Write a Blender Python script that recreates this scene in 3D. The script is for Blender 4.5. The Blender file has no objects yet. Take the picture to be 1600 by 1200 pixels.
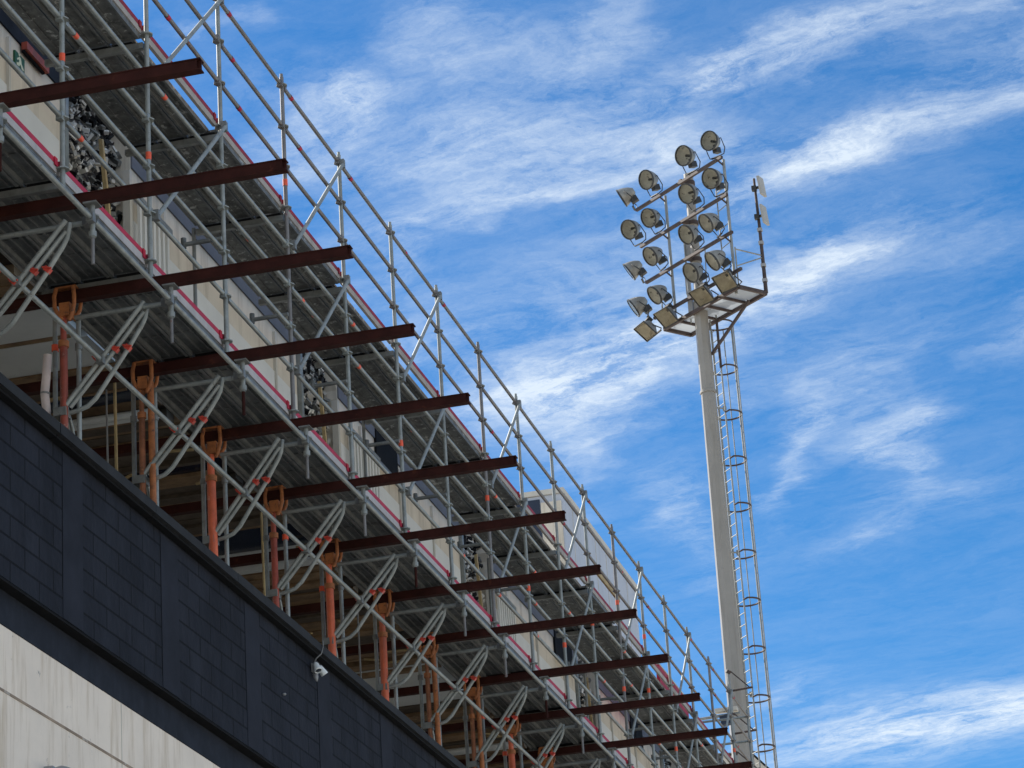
import bpy, math, random
from mathutils import Vector, Matrix
R = math.radians
C = bpy.context.scene.collection
S = bpy.context.scene
rnd = random.Random(7)
EYE = 1.6                      # height of the camera; coordinates below are measured from the eye, X away from the stand, Y along it

# ------------------------------------------------------------------ camera
cam = bpy.data.cameras.new('camera'); camo = bpy.data.objects.new('camera', cam); C.objects.link(camo)
AZ, PI_, RO = -0.2273024, 0.37373012, -0.06558246
f = Vector((math.sin(AZ)*math.cos(PI_), math.cos(AZ)*math.cos(PI_), math.sin(PI_)))
r0 = Vector((math.cos(AZ), -math.sin(AZ), 0)); u0 = r0.cross(f)
rr = r0*math.cos(RO)+u0*math.sin(RO); uu = rr.cross(f)
m = Matrix((rr, uu, -f)).transposed().to_4x4(); m.translation = (0, 0, EYE)
camo.matrix_world = m
cam.sensor_fit = 'HORIZONTAL'; cam.sensor_width = 36; cam.lens = 36*4578.7/1600
cam.clip_start = .1; cam.clip_end = 3000
S.camera = camo

# ------------------------------------------------------------------ sun and sky
SUN_AZ, SUN_EL = R(-66), R(38)
sun = bpy.data.lights.new('sun', 'SUN'); sun.energy = 5.0; sun.angle = R(.53); sun.color = (1, .95, .87)
suno = bpy.data.objects.new('sun', sun); C.objects.link(suno)
sd = Vector((math.sin(SUN_AZ)*math.cos(SUN_EL), math.cos(SUN_AZ)*math.cos(SUN_EL), math.sin(SUN_EL)))
suno.rotation_euler = sd.to_track_quat('Z', 'Y').to_euler(); suno.location = sd*60
S.view_settings.view_transform = 'Standard'; S.view_settings.look = 'None'
S.view_settings.exposure = 0.77; S.view_settings.gamma = 1
S.cycles.max_bounces = 8; S.cycles.diffuse_bounces = 4

w = bpy.data.worlds.new('World'); S.world = w; w.use_nodes = True
nt = w.node_tree; nt.nodes.clear()
def N(t, **k):
    n = nt.nodes.new(t)
    for a, b in k.items(): setattr(n, a, b)
    return n
def L(a, b): nt.links.new(a, b)
def M(op, a, b=None, c=None, clamp=False):
    n = N('ShaderNodeMath', operation=op, use_clamp=clamp)
    for i, v in enumerate((a, b, c)):
        if v is None: continue
        if isinstance(v, (int, float)): n.inputs[i].default_value = v
        else: L(v, n.inputs[i])
    return n.outputs[0]
sky = N('ShaderNodeTexSky', sky_type='NISHITA'); sky.sun_disc = False
sky.sun_elevation = SUN_EL; sky.sun_rotation = SUN_AZ
sky.altitude = 100; sky.air_density = 0.85; sky.dust_density = 0.3; sky.ozone_density = 3.0
hsv = N('ShaderNodeHueSaturation'); hsv.inputs['Saturation'].default_value = 1.39; hsv.inputs['Value'].default_value = 1.0
L(sky.outputs[0], hsv.inputs['Color'])
bg = N('ShaderNodeBackground'); bg.inputs[1].default_value = 0.085; L(hsv.outputs[0], bg.inputs[0])
# a layer of cirrus high above: where a sky direction meets it is p = (x/z, y/z)
tc = N('ShaderNodeTexCoord'); sep = N('ShaderNodeSeparateXYZ'); L(tc.outputs['Generated'], sep.inputs[0])
zz = M('MAXIMUM', sep.outputs[2], 0.03)
comb = N('ShaderNodeCombineXYZ'); L(M('DIVIDE', sep.outputs[0], zz), comb.inputs[0]); L(M('DIVIDE', sep.outputs[1], zz), comb.inputs[1])
P = comb.outputs[0]
def noise(vec, scale, detail=6, rough=.6, dist=0.0, lac=2.0):
    n = N('ShaderNodeTexNoise'); n.inputs['Scale'].default_value = scale; n.inputs['Detail'].default_value = detail
    n.inputs['Roughness'].default_value = rough; n.inputs['Distortion'].default_value = dist; n.inputs['Lacunarity'].default_value = lac
    L(vec, n.inputs['Vector']); return n
def mapping(vec, rot=0, scale=(1, 1, 1), loc=(0, 0, 0)):
    n = N('ShaderNodeMapping'); n.inputs['Rotation'].default_value = (0, 0, rot); n.inputs['Scale'].default_value = scale; n.inputs['Location'].default_value = loc
    L(vec, n.inputs['Vector']); return n.outputs[0]
# gentle turbulence of the layer
wn = noise(P, 2.2, 4, .55)
sub = N('ShaderNodeVectorMath', operation='SUBTRACT'); L(wn.outputs['Color'], sub.inputs[0]); sub.inputs[1].default_value = (.5, .5, .5)
scl = N('ShaderNodeVectorMath', operation='SCALE'); L(sub.outputs[0], scl.inputs[0]); scl.inputs['Scale'].default_value = .22
add = N('ShaderNodeVectorMath', operation='ADD'); L(P, add.inputs[0]); L(scl.outputs[0], add.inputs[1])
wn2 = noise(P, 7.0, 8, .62)
sub2 = N('ShaderNodeVectorMath', operation='SUBTRACT'); L(wn2.outputs['Color'], sub2.inputs[0]); sub2.inputs[1].default_value = (.5, .5, .5)
scl2 = N('ShaderNodeVectorMath', operation='SCALE'); L(sub2.outputs[0], scl2.inputs[0]); scl2.inputs['Scale'].default_value = .17
add2 = N('ShaderNodeVectorMath', operation='ADD'); L(add.outputs[0], add2.inputs[0]); L(scl2.outputs[0], add2.inputs[1])
PW = add2.outputs[0]
#CLOUDS
BLOBS = [(-0.548,1.890,26.573,8.310,-3.502,25.104,0.75),(-0.476,2.018,7.128,1.892,-1.925,11.491,0.50),
 (-0.523,2.115,8.545,1.292,6.015,29.234,0.45),(-0.287,1.914,34.679,0.255,16.885,39.001,0.55),
 (-0.213,1.900,6.030,0.008,8.512,22.871,0.42),(-0.159,2.065,7.578,-0.017,7.293,17.663,0.62),
 (-0.252,2.107,15.014,0.084,13.756,31.032,0.35),(-0.163,1.883,11.639,0.128,5.932,28.371,0.30),
 (-0.276,2.321,12.409,0.295,11.670,16.643,0.75),(-0.443,2.471,7.414,0.683,4.927,10.345,0.62),
 (-0.457,2.491,14.174,1.307,8.285,20.884,0.35),(-0.534,2.520,13.361,2.201,0.521,12.089,0.40),
 (-0.339,2.716,40.412,5.226,4.718,10.506,0.50),(-0.383,2.881,59.060,9.820,-4.611,10.260,0.32),
 (-0.250,2.814,28.924,1.711,8.715,11.070,0.60),(-0.128,2.554,22.821,-0.187,7.960,14.842,0.35),
 (-0.498,2.895,25.874,4.057,3.084,8.470,0.38),(-0.543,2.666,21.314,3.244,4.490,12.762,0.36),
 (-0.283,3.073,12.576,0.886,11.497,27.995,0.25),(-0.405,3.958,4.679,0.436,0.660,6.987,0.85),
 (-0.254,3.943,12.641,0.818,2.728,8.989,0.50),(-0.437,1.799,25.323,4.148,-16.788,20.542,0.22),
 (-0.572,1.753,50.523,10.033,-45.020,67.206,0.22),(-0.464,1.846,16.988,15.195,-40.377,6.044,0.25),
 (-0.357,2.041,17.679,2.210,0.712,21.711,0.38),(-0.473,2.314,8.416,1.345,3.446,9.259,0.30),
 (-0.385,2.611,35.099,1.930,24.390,26.721,0.35),(-0.617,1.921,27.779,9.402,-8.744,10.804,0.40),
 (-0.137,2.319,14.635,0.191,4.989,11.850,0.16),(-0.513,3.687,19.832,2.577,-1.651,10.227,0.25),
 (-0.646,2.386,19.896,4.485,5.714,12.210,0.25),(-0.497,3.109,21.925,2.781,6.329,11.296,0.18),
 (-0.223,2.975,13.249,0.705,2.368,17.896,0.22),(-0.679,2.975,22.682,5.053,4.369,8.553,0.25),
 (-0.391,1.885,15.602,1.798,2.010,17.857,0.30),(-0.330,1.825,22.036,1.731,12.610,26.551,0.28),
 (-0.322,2.176,14.907,1.162,6.556,17.678,0.30),(-0.270,2.545,15.665,0.886,9.469,15.479,0.22),
 (-0.083,1.950,18.500,-0.146,9.416,23.648,0.30),(-0.613,2.197,28.903,7.439,5.898,16.743,0.25),
 (-0.283,2.683,25.556,2.501,6.799,9.911,0.22)]
#ENDCLOUDS
tot = None
for (cx, cy, a, b, c, d, amp) in BLOBS:      # each bank of cirrus: centre and the 2x2 map that makes it a unit disc
    v = N('ShaderNodeVectorMath', operation='SUBTRACT'); L(PW, v.inputs[0]); v.inputs[1].default_value = (cx, cy, 0)
    d1 = N('ShaderNodeVectorMath', operation='DOT_PRODUCT'); L(v.outputs[0], d1.inputs[0]); d1.inputs[1].default_value = (a, b, 0)
    d2 = N('ShaderNodeVectorMath', operation='DOT_PRODUCT'); L(v.outputs[0], d2.inputs[0]); d2.inputs[1].default_value = (c, d, 0)
    q = M('ADD', M('MULTIPLY', d1.outputs['Value'], d1.outputs['Value']), M('MULTIPLY', d2.outputs['Value'], d2.outputs['Value']))
    e = M('MULTIPLY', M('EXPONENT', M('MULTIPLY', q, -1.0)), amp)
    tot = e if tot is None else M('ADD', tot, e)
if tot is None: tot = M('MULTIPLY', zz, 0.0)
fib = noise(mapping(mapping(add.outputs[0], R(24)), 0, (1.5, 5.5, 1)), 3.2, 12, .72, .0)        # long fibres
puf = noise(mapping(mapping(PW, R(24)), 0, (1.0, 1.45, 1)), 6.5, 12, .76, .0)                                        # tufts
tex = M('ADD', M('MULTIPLY', fib.outputs['Fac'], .36), M('MULTIPLY', puf.outputs['Fac'], .64))
texc = N('ShaderNodeMapRange'); texc.inputs['From Min'].default_value = .41; texc.inputs['From Max'].default_value = .60; L(tex, texc.inputs['Value'])
dens = M('MULTIPLY', tot, M('ADD', M('MULTIPLY', texc.outputs[0], 1.05), .20))
# broad bright cirrus added overhead and behind, unseen, to lift neutral ambient light
ov = N('ShaderNodeMapRange'); ov.inputs['From Min'].default_value = 1.55; ov.inputs['From Max'].default_value = .9; L(sep.outputs[1], ov.inputs['Value'])
ov.inputs['From Min'].default_value = .72; ov.inputs['From Max'].default_value = .45
added_veil = M('MULTIPLY', M('ADD', M('MULTIPLY', texc.outputs[0], .8), .25), M('ADD', M('MULTIPLY', ov.outputs[0], .75), .10))
dens = M('MINIMUM', M('ADD', M('MULTIPLY', dens, .9), added_veil), .9)
cl = N('ShaderNodeBackground'); cl.inputs[0].default_value = (.80, .90, 1.0, 1); cl.inputs[1].default_value = .62
mx = N('ShaderNodeMixShader'); L(dens, mx.inputs[0]); L(bg.outputs[0], mx.inputs[1]); L(cl.outputs[0], mx.inputs[2])
out = N('ShaderNodeOutputWorld'); L(mx.outputs[0], out.inputs[0])

# ------------------------------------------------------------------ materials
def mat(name, col, rough=.6, metal=0.0, vary=.12, scale=6.0, spots=None, spot_scale=30.0, bump=0.0, streak=None, spec=.5):
    """base colour broken up by soft noise; spots = (colour, threshold) for wear; streak = colour of vertical runs"""
    mt = bpy.data.materials.new(name); mt.use_nodes = True
    t = mt.node_tree; b = t.nodes['Principled BSDF']
    b.inputs['Roughness'].default_value = rough; b.inputs['Metallic'].default_value = metal
    b.inputs['Specular IOR Level'].default_value = spec
    g = t.nodes.new('ShaderNodeNewGeometry')
    n = t.nodes.new('ShaderNodeTexNoise'); n.inputs['Scale'].default_value = scale; n.inputs['Detail'].default_value = 6; n.inputs['Roughness'].default_value = .65
    t.links.new(g.outputs['Position'], n.inputs['Vector'])
    r = t.nodes.new('ShaderNodeValToRGB')
    r.color_ramp.elements[0].position = .28; r.color_ramp.elements[1].position = .72
    r.color_ramp.elements[0].color = [max(0, c*(1-vary*1.6)) for c in col]+[1]
    r.color_ramp.elements[1].color = [min(1, c*(1+vary*1.3)) for c in col]+[1]
    t.links.new(n.outputs['Fac'], r.inputs[0]); cur = r.outputs[0]
    def mixin(cur, fac, c2):
        x = t.nodes.new('ShaderNodeMix'); x.data_type = 'RGBA'
        t.links.new(fac, x.inputs['Factor']); t.links.new(cur, x.inputs['A']); x.inputs['B'].default_value = (*c2, 1)
        return x.outputs['Result']
    if spots:
        n2 = t.nodes.new('ShaderNodeTexNoise'); n2.inputs['Scale'].default_value = spot_scale; n2.inputs['Detail'].default_value = 5; n2.inputs['Roughness'].default_value = .7
        t.links.new(g.outputs['Position'], n2.inputs['Vector'])
        mr = t.nodes.new('ShaderNodeMapRange'); mr.inputs['From Min'].default_value = spots[1]; mr.inputs['From Max'].default_value = spots[1]+.07
        t.links.new(n2.outputs['Fac'], mr.inputs['Value']); cur = mixin(cur, mr.outputs[0], spots[0])
    if streak:
        mp = t.nodes.new('ShaderNodeMapping'); mp.inputs['Scale'].default_value = (3.0, 3.0, .28); t.links.new(g.outputs['Position'], mp.inputs['Vector'])
        n3 = t.nodes.new('ShaderNodeTexNoise'); n3.inputs['Scale'].default_value = 1.6; n3.inputs['Detail'].default_value = 7; n3.inputs['Roughness'].default_value = .7
        t.links.new(mp.outputs[0], n3.inputs['Vector'])
        mr = t.nodes.new('ShaderNodeMapRange'); mr.inputs['From Min'].default_value = .50; mr.inputs['From Max'].default_value = .68; mr.inputs['To Max'].default_value = .8
        t.links.new(n3.outputs['Fac'], mr.inputs['Value']); cur = mixin(cur, mr.outputs[0], streak)
    t.links.new(cur, b.inputs['Base Color'])
    if bump:
        bp = t.nodes.new('ShaderNodeBump'); bp.inputs['Strength'].default_value = bump; bp.inputs['Distance'].default_value = .02
        t.links.new(n.outputs['Fac'], bp.inputs['Height']); t.links.new(bp.outputs[0], b.inputs['Normal'])
    return mt
MT = {}
MT['galv'] = mat('galvanised_steel', (.265, .28, .265), .5, .3, .2, 7, ((.12, .11, .095), .62), 22)
MT['galv_pink'] = mat('galvanised_steel_with_red_paint', (.19, .18, .175), .55, .25, .2, 7, ((.20, .05, .045), .63), 12)
MT['rust'] = mat('red_oxide_primer', (.038, .0095, .0068), .75, 0, .28, 6, ((.075, .021, .012), .62), 8, .15, None, .15)
MT['deck'] = mat('weathered_deck_steel', (.115, .119, .115), .6, .15, .3, 5, ((.21, .215, .205), .60), 17, bump=.3)
MT['deck_up'] = mat('speckled_deck_steel', (.112, .113, .107), .6, .1, .45, 9, ((.40, .40, .38), .565), 10, .3)
MT['deck_edge'] = mat('deck_profile_steel', (.20, .205, .195), .5, .3, .2, 8, ((.10, .095, .09), .62), 20)
MT['toe'] = mat('toe_board_wood', (.41, .38, .375), .7, 0, .12, 5, ((.24, .22, .2), .66), 12)
MT['red'] = mat('red_edge_paint', (.42, .005, .034), .6, 0, .2, 9)
MT['red_up'] = mat('faded_red_edge_paint', (.25, .006, .022), .65, 0, .25, 7)
MT['toe_up'] = mat('weathered_toe_board', (.34, .31, .285), .75, 0, .16, 5, ((.2, .18, .16), .62), 10)
MT['orange'] = mat('orange_band', (.80, .10, .035), .5, 0, .1, 9)
MT['clip'] = mat('red_clip_paint', (.52, .05, .03), .55, 0, .15, 9)
MT['prop'] = mat('orange_prop_paint', (.62, .125, .05), .55, 0, .18, 7, ((.50, .36, .29), .635), 16, .1, (.30, .075, .035))
MT['prop_red'] = mat('faded_red_prop_paint', (.33, .06, .035), .6, 0, .25, 7, ((.42, .33, .28), .63), 15, .1, (.12, .05, .03))
MT['prop_rust'] = mat('rusty_prop_steel', (.24, .085, .035), .7, 0, .3, 9, ((.36, .16, .06), .6), 12)
MT['clamp'] = mat('orange_brown_clamp', (.36, .12, .035), .65, 0, .3, 12, ((.14, .05, .025), .58), 18)
MT['plastic'] = mat('milky_plastic_sleeve', (.60, .50, .46), .5, 0, .12, 6)
MT['cream'] = mat('cream_render', (.64, .575, .475), .85, 0, .06, 2.0, ((.36, .33, .28), .69), 5, .05, (.40, .345, .27))
MT['pale'] = mat('pale_facade_panel', (.68, .675, .64), .7, 0, .05, 2.0, ((.42, .42, .40), .68), 5)
MT['joint'] = mat('rusty_construction_joint', (.30, .225, .165), .85, 0, .3, 3, ((.52, .49, .45), .58), 4)
MT['blue'] = mat('blue_grey_band', (.135, .14, .165), .8, 0, .12, 3)
MT['white_wall'] = mat('white_painted_concrete', (.80, .695, .585), .85, 0, .05, 1.6, ((.34, .31, .28), .665), 5.5, .06, (.50, .39, .27))
MT['wood_brown'] = mat('old_brown_timber', (.22, .14, .072), .8, 0, .35, 4, ((.30, .21, .11), .62), 9, .2)
MT['wood_dark'] = mat('dark_timber', (.085, .065, .045), .8, 0, .35, 5, ((.13, .095, .055), .62), 9, .2)
MT['wood_pale'] = mat('splintered_pale_timber', (.42, .31, .15), .75, 0, .25, 6)
MT['panel_white'] = mat('white_ceiling_panel', (.62, .65, .64), .6, 0, .05, 3, ((.45, .46, .45), .68), 6)
MT['black'] = mat('matt_black_and_shade', (.010, .010, .011), .85, 0, .2, 8, None, 8, 0, None, .1)  # plain black parts, and the shade painted under coping and parapet
MT['navy'] = mat('dark_glass', (.018, .024, .042), .15, 0, .2, 4)
MT['mast'] = mat('mast_paint', (.275, .255, .225), .4, 0, .07, 1.2, ((.18, .165, .14), .68), 4, 0, (.20, .18, .15))
MT['mast_frame'] = mat('weathered_mast_steel', (.062, .043, .039), .7, .1, .25, 6, ((.12, .11, .10), .62), 12)
MT['mast_galv'] = mat('mast_galvanised', (.27, .28, .27), .5, .3, .15, 6)
MT['lamp_shell'] = mat('lamp_aluminium', (.27, .26, .235), .42, .35, .16, 7, ((.20, .18, .15), .63), 15)
MT['lamp_inner'] = mat('lamp_reflector', (.62, .61, .57), .45, .15, .2, 4, ((.20, .19, .17), .6), 6)
MT['lamp_brass'] = mat('dull_reflector', (.45, .41, .33), .4, .2, .22, 4, ((.22, .20, .17), .6), 6)
MT['rim'] = mat('dark_lamp_rim', (.030, .030, .029), .5, .2, .2, 9)
MT['antenna'] = mat('antenna_plastic', (.38, .37, .34), .5, 0, .05, 4)
MT['white_paint'] = mat('white_cladding', (.43, .46, .52), .6, 0, .04, 1.2, None, 3, 0, (.36, .38, .42))
MT['beige_paint'] = mat('beige_trim', (.52, .49, .43), .7, 0, .06, 3)
MT['green'] = mat('sign_green', (.012, .085, .03), .5, 0, .1, 5)
MT['sign_white'] = mat('sign_white', (.62, .64, .46), .5, 0, .1, 20)
MT['grey_plastic'] = mat('grey_housing', (.30, .30, .30), .5, 0, .1, 8)
MT['white_plastic'] = mat('white_housing', (.72, .74, .72), .4, 0, .05, 8)
MT['cable'] = mat('grey_cable', (.20, .20, .20), .6, 0, .1, 8)

# painted block wall: courses of blocks in relief under the paint
def dark_wall():
    mt = bpy.data.materials.new('dark_painted_blockwork'); mt.use_nodes = True; t = mt.node_tree; b = t.nodes['Principled BSDF']
    b.inputs['Roughness'].default_value = .85; b.inputs['Specular IOR Level'].default_value = .15
    g = t.nodes.new('ShaderNodeNewGeometry'); sp = t.nodes.new('ShaderNodeSeparateXYZ'); t.links.new(g.outputs['Position'], sp.inputs[0])
    cb = t.nodes.new('ShaderNodeCombineXYZ'); t.links.new(sp.outputs[1], cb.inputs[0]); t.links.new(sp.outputs[2], cb.inputs[1])
    br = t.nodes.new('ShaderNodeTexBrick'); t.links.new(cb.outputs[0], br.inputs['Vector'])
    br.inputs['Scale'].default_value = 1; br.inputs['Brick Width'].default_value = .62; br.inputs['Row Height'].default_value = .205; br.inputs['Mortar Size'].default_value = .012
    br.inputs['Color1'].default_value = (.019, .0215, .031, 1); br.inputs['Color2'].default_value = (.0145, .0168, .025, 1); br.inputs['Mortar'].default_value = (.0055, .006, .009, 1)
    n = t.nodes.new('ShaderNodeTexNoise'); n.inputs['Scale'].default_value = 2.2; n.inputs['Detail'].default_value = 8; n.inputs['Roughness'].default_value = .7
    mp = t.nodes.new('ShaderNodeMapping'); mp.inputs['Scale'].default_value = (1, 1, .4); t.links.new(g.outputs['Position'], mp.inputs[0]); t.links.new(mp.outputs[0], n.inputs['Vector'])
    x = t.nodes.new('ShaderNodeMix'); x.data_type = 'RGBA'; x.blend_type = 'MULTIPLY'; x.inputs['Factor'].default_value = 1
    r = t.nodes.new('ShaderNodeValToRGB'); r.color_ramp.elements[0].position = .3; r.color_ramp.elements[1].position = .7
    r.color_ramp.elements[0].color = (.55, .55, .56, 1); r.color_ramp.elements[1].color = (1.35, 1.34, 1.30, 1)
    t.links.new(n.outputs['Fac'], r.inputs[0]); t.links.new(br.outputs['Color'], x.inputs['A']); t.links.new(r.outputs[0], x.inputs['B'])
    t.links.new(x.outputs['Result'], b.inputs['Base Color'])
    n2 = t.nodes.new('ShaderNodeTexNoise'); n2.inputs['Scale'].default_value = 14; n2.inputs['Detail'].default_value = 6; t.links.new(g.outputs['Position'], n2.inputs['Vector'])
    h = t.nodes.new('ShaderNodeMath'); h.operation = 'MULTIPLY_ADD'; t.links.new(br.outputs['Fac'], h.inputs[0]); h.inputs[1].default_value = -.8; t.links.new(n2.outputs['Fac'], h.inputs[2])
    bp = t.nodes.new('ShaderNodeBump'); bp.inputs['Strength'].default_value = .5; bp.inputs['Distance'].default_value = .012
    t.links.new(h.outputs[0], bp.inputs['Height']); t.links.new(bp.outputs[0], b.inputs['Normal'])
    return mt
MT['dark_wall'] = dark_wall()
MT['dark_plain'] = mat('dark_paint', (.021, .024, .033), .8, 0, .3, 2.2, ((.032, .034, .041), .63), 5, .15, (.015, .017, .023), .12)
MT['dark_pier'] = mat('dark_pier_paint', (.020, .0225, .032), .85, 0, .18, 2.4, None, 5, .12, None, .15)
MT['coping'] = mat('dark_coping', (.024, .025, .028), .8, 0, .2, 4, None, 5, .1, None, .2)
def rubble_mat():
    mt = bpy.data.materials.new('broken_masonry'); mt.use_nodes = True; t = mt.node_tree; b = t.nodes['Principled BSDF']; b.inputs['Roughness'].default_value = .8
    g = t.nodes.new('ShaderNodeNewGeometry'); mp = t.nodes.new('ShaderNodeMapping'); mp.inputs['Scale'].default_value = (1, .62, 1); t.links.new(g.outputs['Position'], mp.inputs[0])
    dn = t.nodes.new('ShaderNodeTexNoise'); dn.inputs['Scale'].default_value = 9; dn.inputs['Detail'].default_value = 3; t.links.new(mp.outputs[0], dn.inputs['Vector'])
    ds = t.nodes.new('ShaderNodeVectorMath'); ds.operation = 'MULTIPLY_ADD'; t.links.new(dn.outputs['Color'], ds.inputs[0]); ds.inputs[1].default_value = (.16, .16, .16); t.links.new(mp.outputs[0], ds.inputs[2])
    n = t.nodes.new('ShaderNodeTexVoronoi'); n.inputs['Scale'].default_value = 25; n.inputs['Randomness'].default_value = 1; t.links.new(ds.outputs[0], n.inputs['Vector'])
    sc = t.nodes.new('ShaderNodeSeparateColor'); t.links.new(n.outputs['Color'], sc.inputs[0])
    r = t.nodes.new('ShaderNodeValToRGB'); e = r.color_ramp.elements
    e[0].position = 0; e[0].color = (.012, .012, .016, 1); e[1].position = .86; e[1].color = (.46, .46, .44, 1)
    k = e.new(.42); k.color = (.075, .07, .066, 1); k = e.new(.70); k.color = (.22, .215, .20, 1)
    t.links.new(sc.outputs[0], r.inputs[0]); r.color_ramp.interpolation = 'CONSTANT'; t.links.new(r.outputs[0], b.inputs['Base Color'])
    return mt
MT['rubble'] = rubble_mat()
def glass_mat(name, tint, gloss):
    mt = bpy.data.materials.new(name); mt.use_nodes = True; t = mt.node_tree; t.nodes.clear()
    o = t.nodes.new('ShaderNodeOutputMaterial'); tr = t.nodes.new('ShaderNodeBsdfTransparent'); tr.inputs[0].default_value = (*tint, 1)
    gl = t.nodes.new('ShaderNodeBsdfGlossy'); gl.inputs['Roughness'].default_value = .3
    fr = t.nodes.new('ShaderNodeFresnel'); fr.inputs[0].default_value = 1.25
    ad = t.nodes.new('ShaderNodeMath'); ad.operation = 'ADD'; ad.inputs[1].default_value = gloss; t.links.new(fr.outputs[0], ad.inputs[0])
    x = t.nodes.new('ShaderNodeMixShader'); t.links.new(ad.outputs[0], x.inputs[0]); t.links.new(tr.outputs[0], x.inputs[1]); t.links.new(gl.outputs[0], x.inputs[2])
    t.links.new(x.outputs[0], o.inputs[0]); return mt
MT['lamp_glass'] = glass_mat('dusty_lamp_glass', (.86, .85, .80), .0)
def mesh_floor():
    mt = bpy.data.materials.new('pale_translucent_floor'); mt.use_nodes = True; t = mt.node_tree; t.nodes.clear()
    o = t.nodes.new('ShaderNodeOutputMaterial'); d = t.nodes.new('ShaderNodeBsdfDiffuse'); d.inputs[0].default_value = (.66, .68, .69, 1)
    tl = t.nodes.new('ShaderNodeBsdfTranslucent'); tl.inputs[0].default_value = (.62, .65, .68, 1)
    x = t.nodes.new('ShaderNodeMixShader'); x.inputs[0].default_value = .55
    t.links.new(d.outputs[0], x.inputs[1]); t.links.new(tl.outputs[0], x.inputs[2]); t.links.new(x.outputs[0], o.inputs[0]); return mt
MT['floor_mesh'] = mesh_floor()

# ------------------------------------------------------------------ mesh helpers
class MB:
    def __init__(s): s.v = []; s.f = []; s.mi = []; s.mats = []; s.sm = []
    def slot(s, m):
        if m not in s.mats: s.mats.append(m)
        return s.mats.index(m)
    def add(s, vs, fs, m, smooth=False):
        o = len(s.v); s.v += [tuple(v) for v in vs]; k = s.slot(m)
        for q in fs: s.f.append([o+i for i in q]); s.mi.append(k); s.sm.append(smooth)
    def box(s, a, b, m):
        x0, y0, z0 = [min(p, q) for p, q in zip(a, b)]; x1, y1, z1 = [max(p, q) for p, q in zip(a, b)]
        s.add([(x0,y0,z0),(x1,y0,z0),(x1,y1,z0),(x0,y1,z0),(x0,y0,z1),(x1,y0,z1),(x1,y1,z1),(x0,y1,z1)],
              [(0,3,2,1),(4,5,6,7),(0,1,5,4),(1,2,6,5),(2,3,7,6),(3,0,4,7)], m)
    def obox(s, c, ax, ay, az, m):      # centre and three half-axes
        c, ax, ay, az = map(Vector, (c, ax, ay, az)); p = []
        for k in (-1, 1):
            for i, j in ((-1,-1),(1,-1),(1,1),(-1,1)): p.append(c+ax*i+ay*j+az*k)
        s.add(p, [(0,3,2,1),(4,5,6,7),(0,1,5,4),(1,2,6,5),(2,3,7,6),(3,0,4,7)], m)
    def bar(s, p, q, w, h, m, up=(0,0,1)):
        p, q = Vector(p), Vector(q); d = (q-p)/2; z = Vector(up); y = z.cross(d).normalized(); z = d.cross(y).normalized()
        s.obox((p+q)/2, d, y*w/2, z*h/2, m)
    def tube(s, pts, r, m, n=8, cap=True, r2=None, closed=False):
        pts = [Vector(p) for p in pts]; K = len(pts); rings = []
        ref = None
        for i, p in enumerate(pts):
            if closed: d = (pts[(i+1) % K]-pts[i-1])
            elif i == 0: d = pts[1]-p
            elif i == K-1: d = p-pts[-2]
            else: d = (pts[i+1]-p).normalized()+(p-pts[i-1]).normalized()
            d.normalize()
            if ref is None: ref = Vector((0,0,1)) if abs(d.z) < .9 else Vector((1,0,0))
            a = d.cross(ref).normalized(); b = d.cross(a).normalized(); ref = b.cross(d)*1.0 if False else ref
            rad = r if r2 is None else r+(r2-r)*i/(K-1)
            rings.append([p+(a*math.cos(2*math.pi*j/n)+b*math.sin(2*math.pi*j/n))*rad for j in range(n)])
        vs = [v for g in rings for v in g]; fs = []
        for i in range(K if closed else K-1):
            i2 = (i+1) % K
            for j in range(n): fs.append((i*n+j, i*n+(j+1) % n, i2*n+(j+1) % n, i2*n+j))
        s.add(vs, fs, m, True)
        if cap and not closed:
            s.add(rings[0], [tuple(range(n))[::-1]], m); s.add(rings[-1], [tuple(range(n))], m)
    def lathe(s, c, axis, prof, m, n=20, smooth=True):   # prof: (distance along the axis, radius)
        c, a = Vector(c), Vector(axis).normalized(); ref = Vector((0,0,1)) if abs(a.z) < .95 else Vector((1,0,0))
        x = a.cross(ref).normalized(); y = a.cross(x); vs = []
        for t, r in prof: vs += [c+a*t+(x*math.cos(2*math.pi*j/n)+y*math.sin(2*math.pi*j/n))*r for j in range(n)]
        fs = [(i*n+j, i*n+(j+1) % n, (i+1)*n+(j+1) % n, (i+1)*n+j) for i in range(len(prof)-1) for j in range(n)]
        s.add(vs, fs, m, smooth)
    def poly(s, pts, m): s.add(pts, [tuple(range(len(pts)))], m)
    def build(s, name, parent=None, base=None):
        if parent is not None: base = Vector(parent['_b'])
        base = Vector(base if base is not None else (0, 0, 0))
        me = bpy.data.meshes.new(name)
        me.from_pydata([tuple(Vector(v)-base) for v in s.v], [], s.f); me.update()
        for m in s.mats: me.materials.append(MT[m])
        me.polygons.foreach_set('material_index', s.mi); me.polygons.foreach_set('use_smooth', s.sm); me.update()
        o = bpy.data.objects.new(name, me); C.objects.link(o)
        if parent is not None:
            o.parent = parent; o['_b'] = tuple(base)
        else: o.location = base+Vector((0, 0, EYE))
        return o
def thing(name, label, cat, base=(0,0,0), group=None):
    o = bpy.data.objects.new(name, None); C.objects.link(o); o.empty_display_size = .2
    o.location = Vector(base)+Vector((0, 0, EYE)); o['_b'] = tuple(base); o['label'] = label; o['category'] = cat
    if group: o['group'] = group
    return o
def tag(o, label, cat, group=None):
    o['label'] = label; o['category'] = cat
    if group: o['group'] = group
    return o
ORD = ['first','second','third','fourth','fifth','sixth','seventh','eighth','ninth','tenth','eleventh','twelfth','thirteenth','fourteenth','fifteenth']

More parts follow.
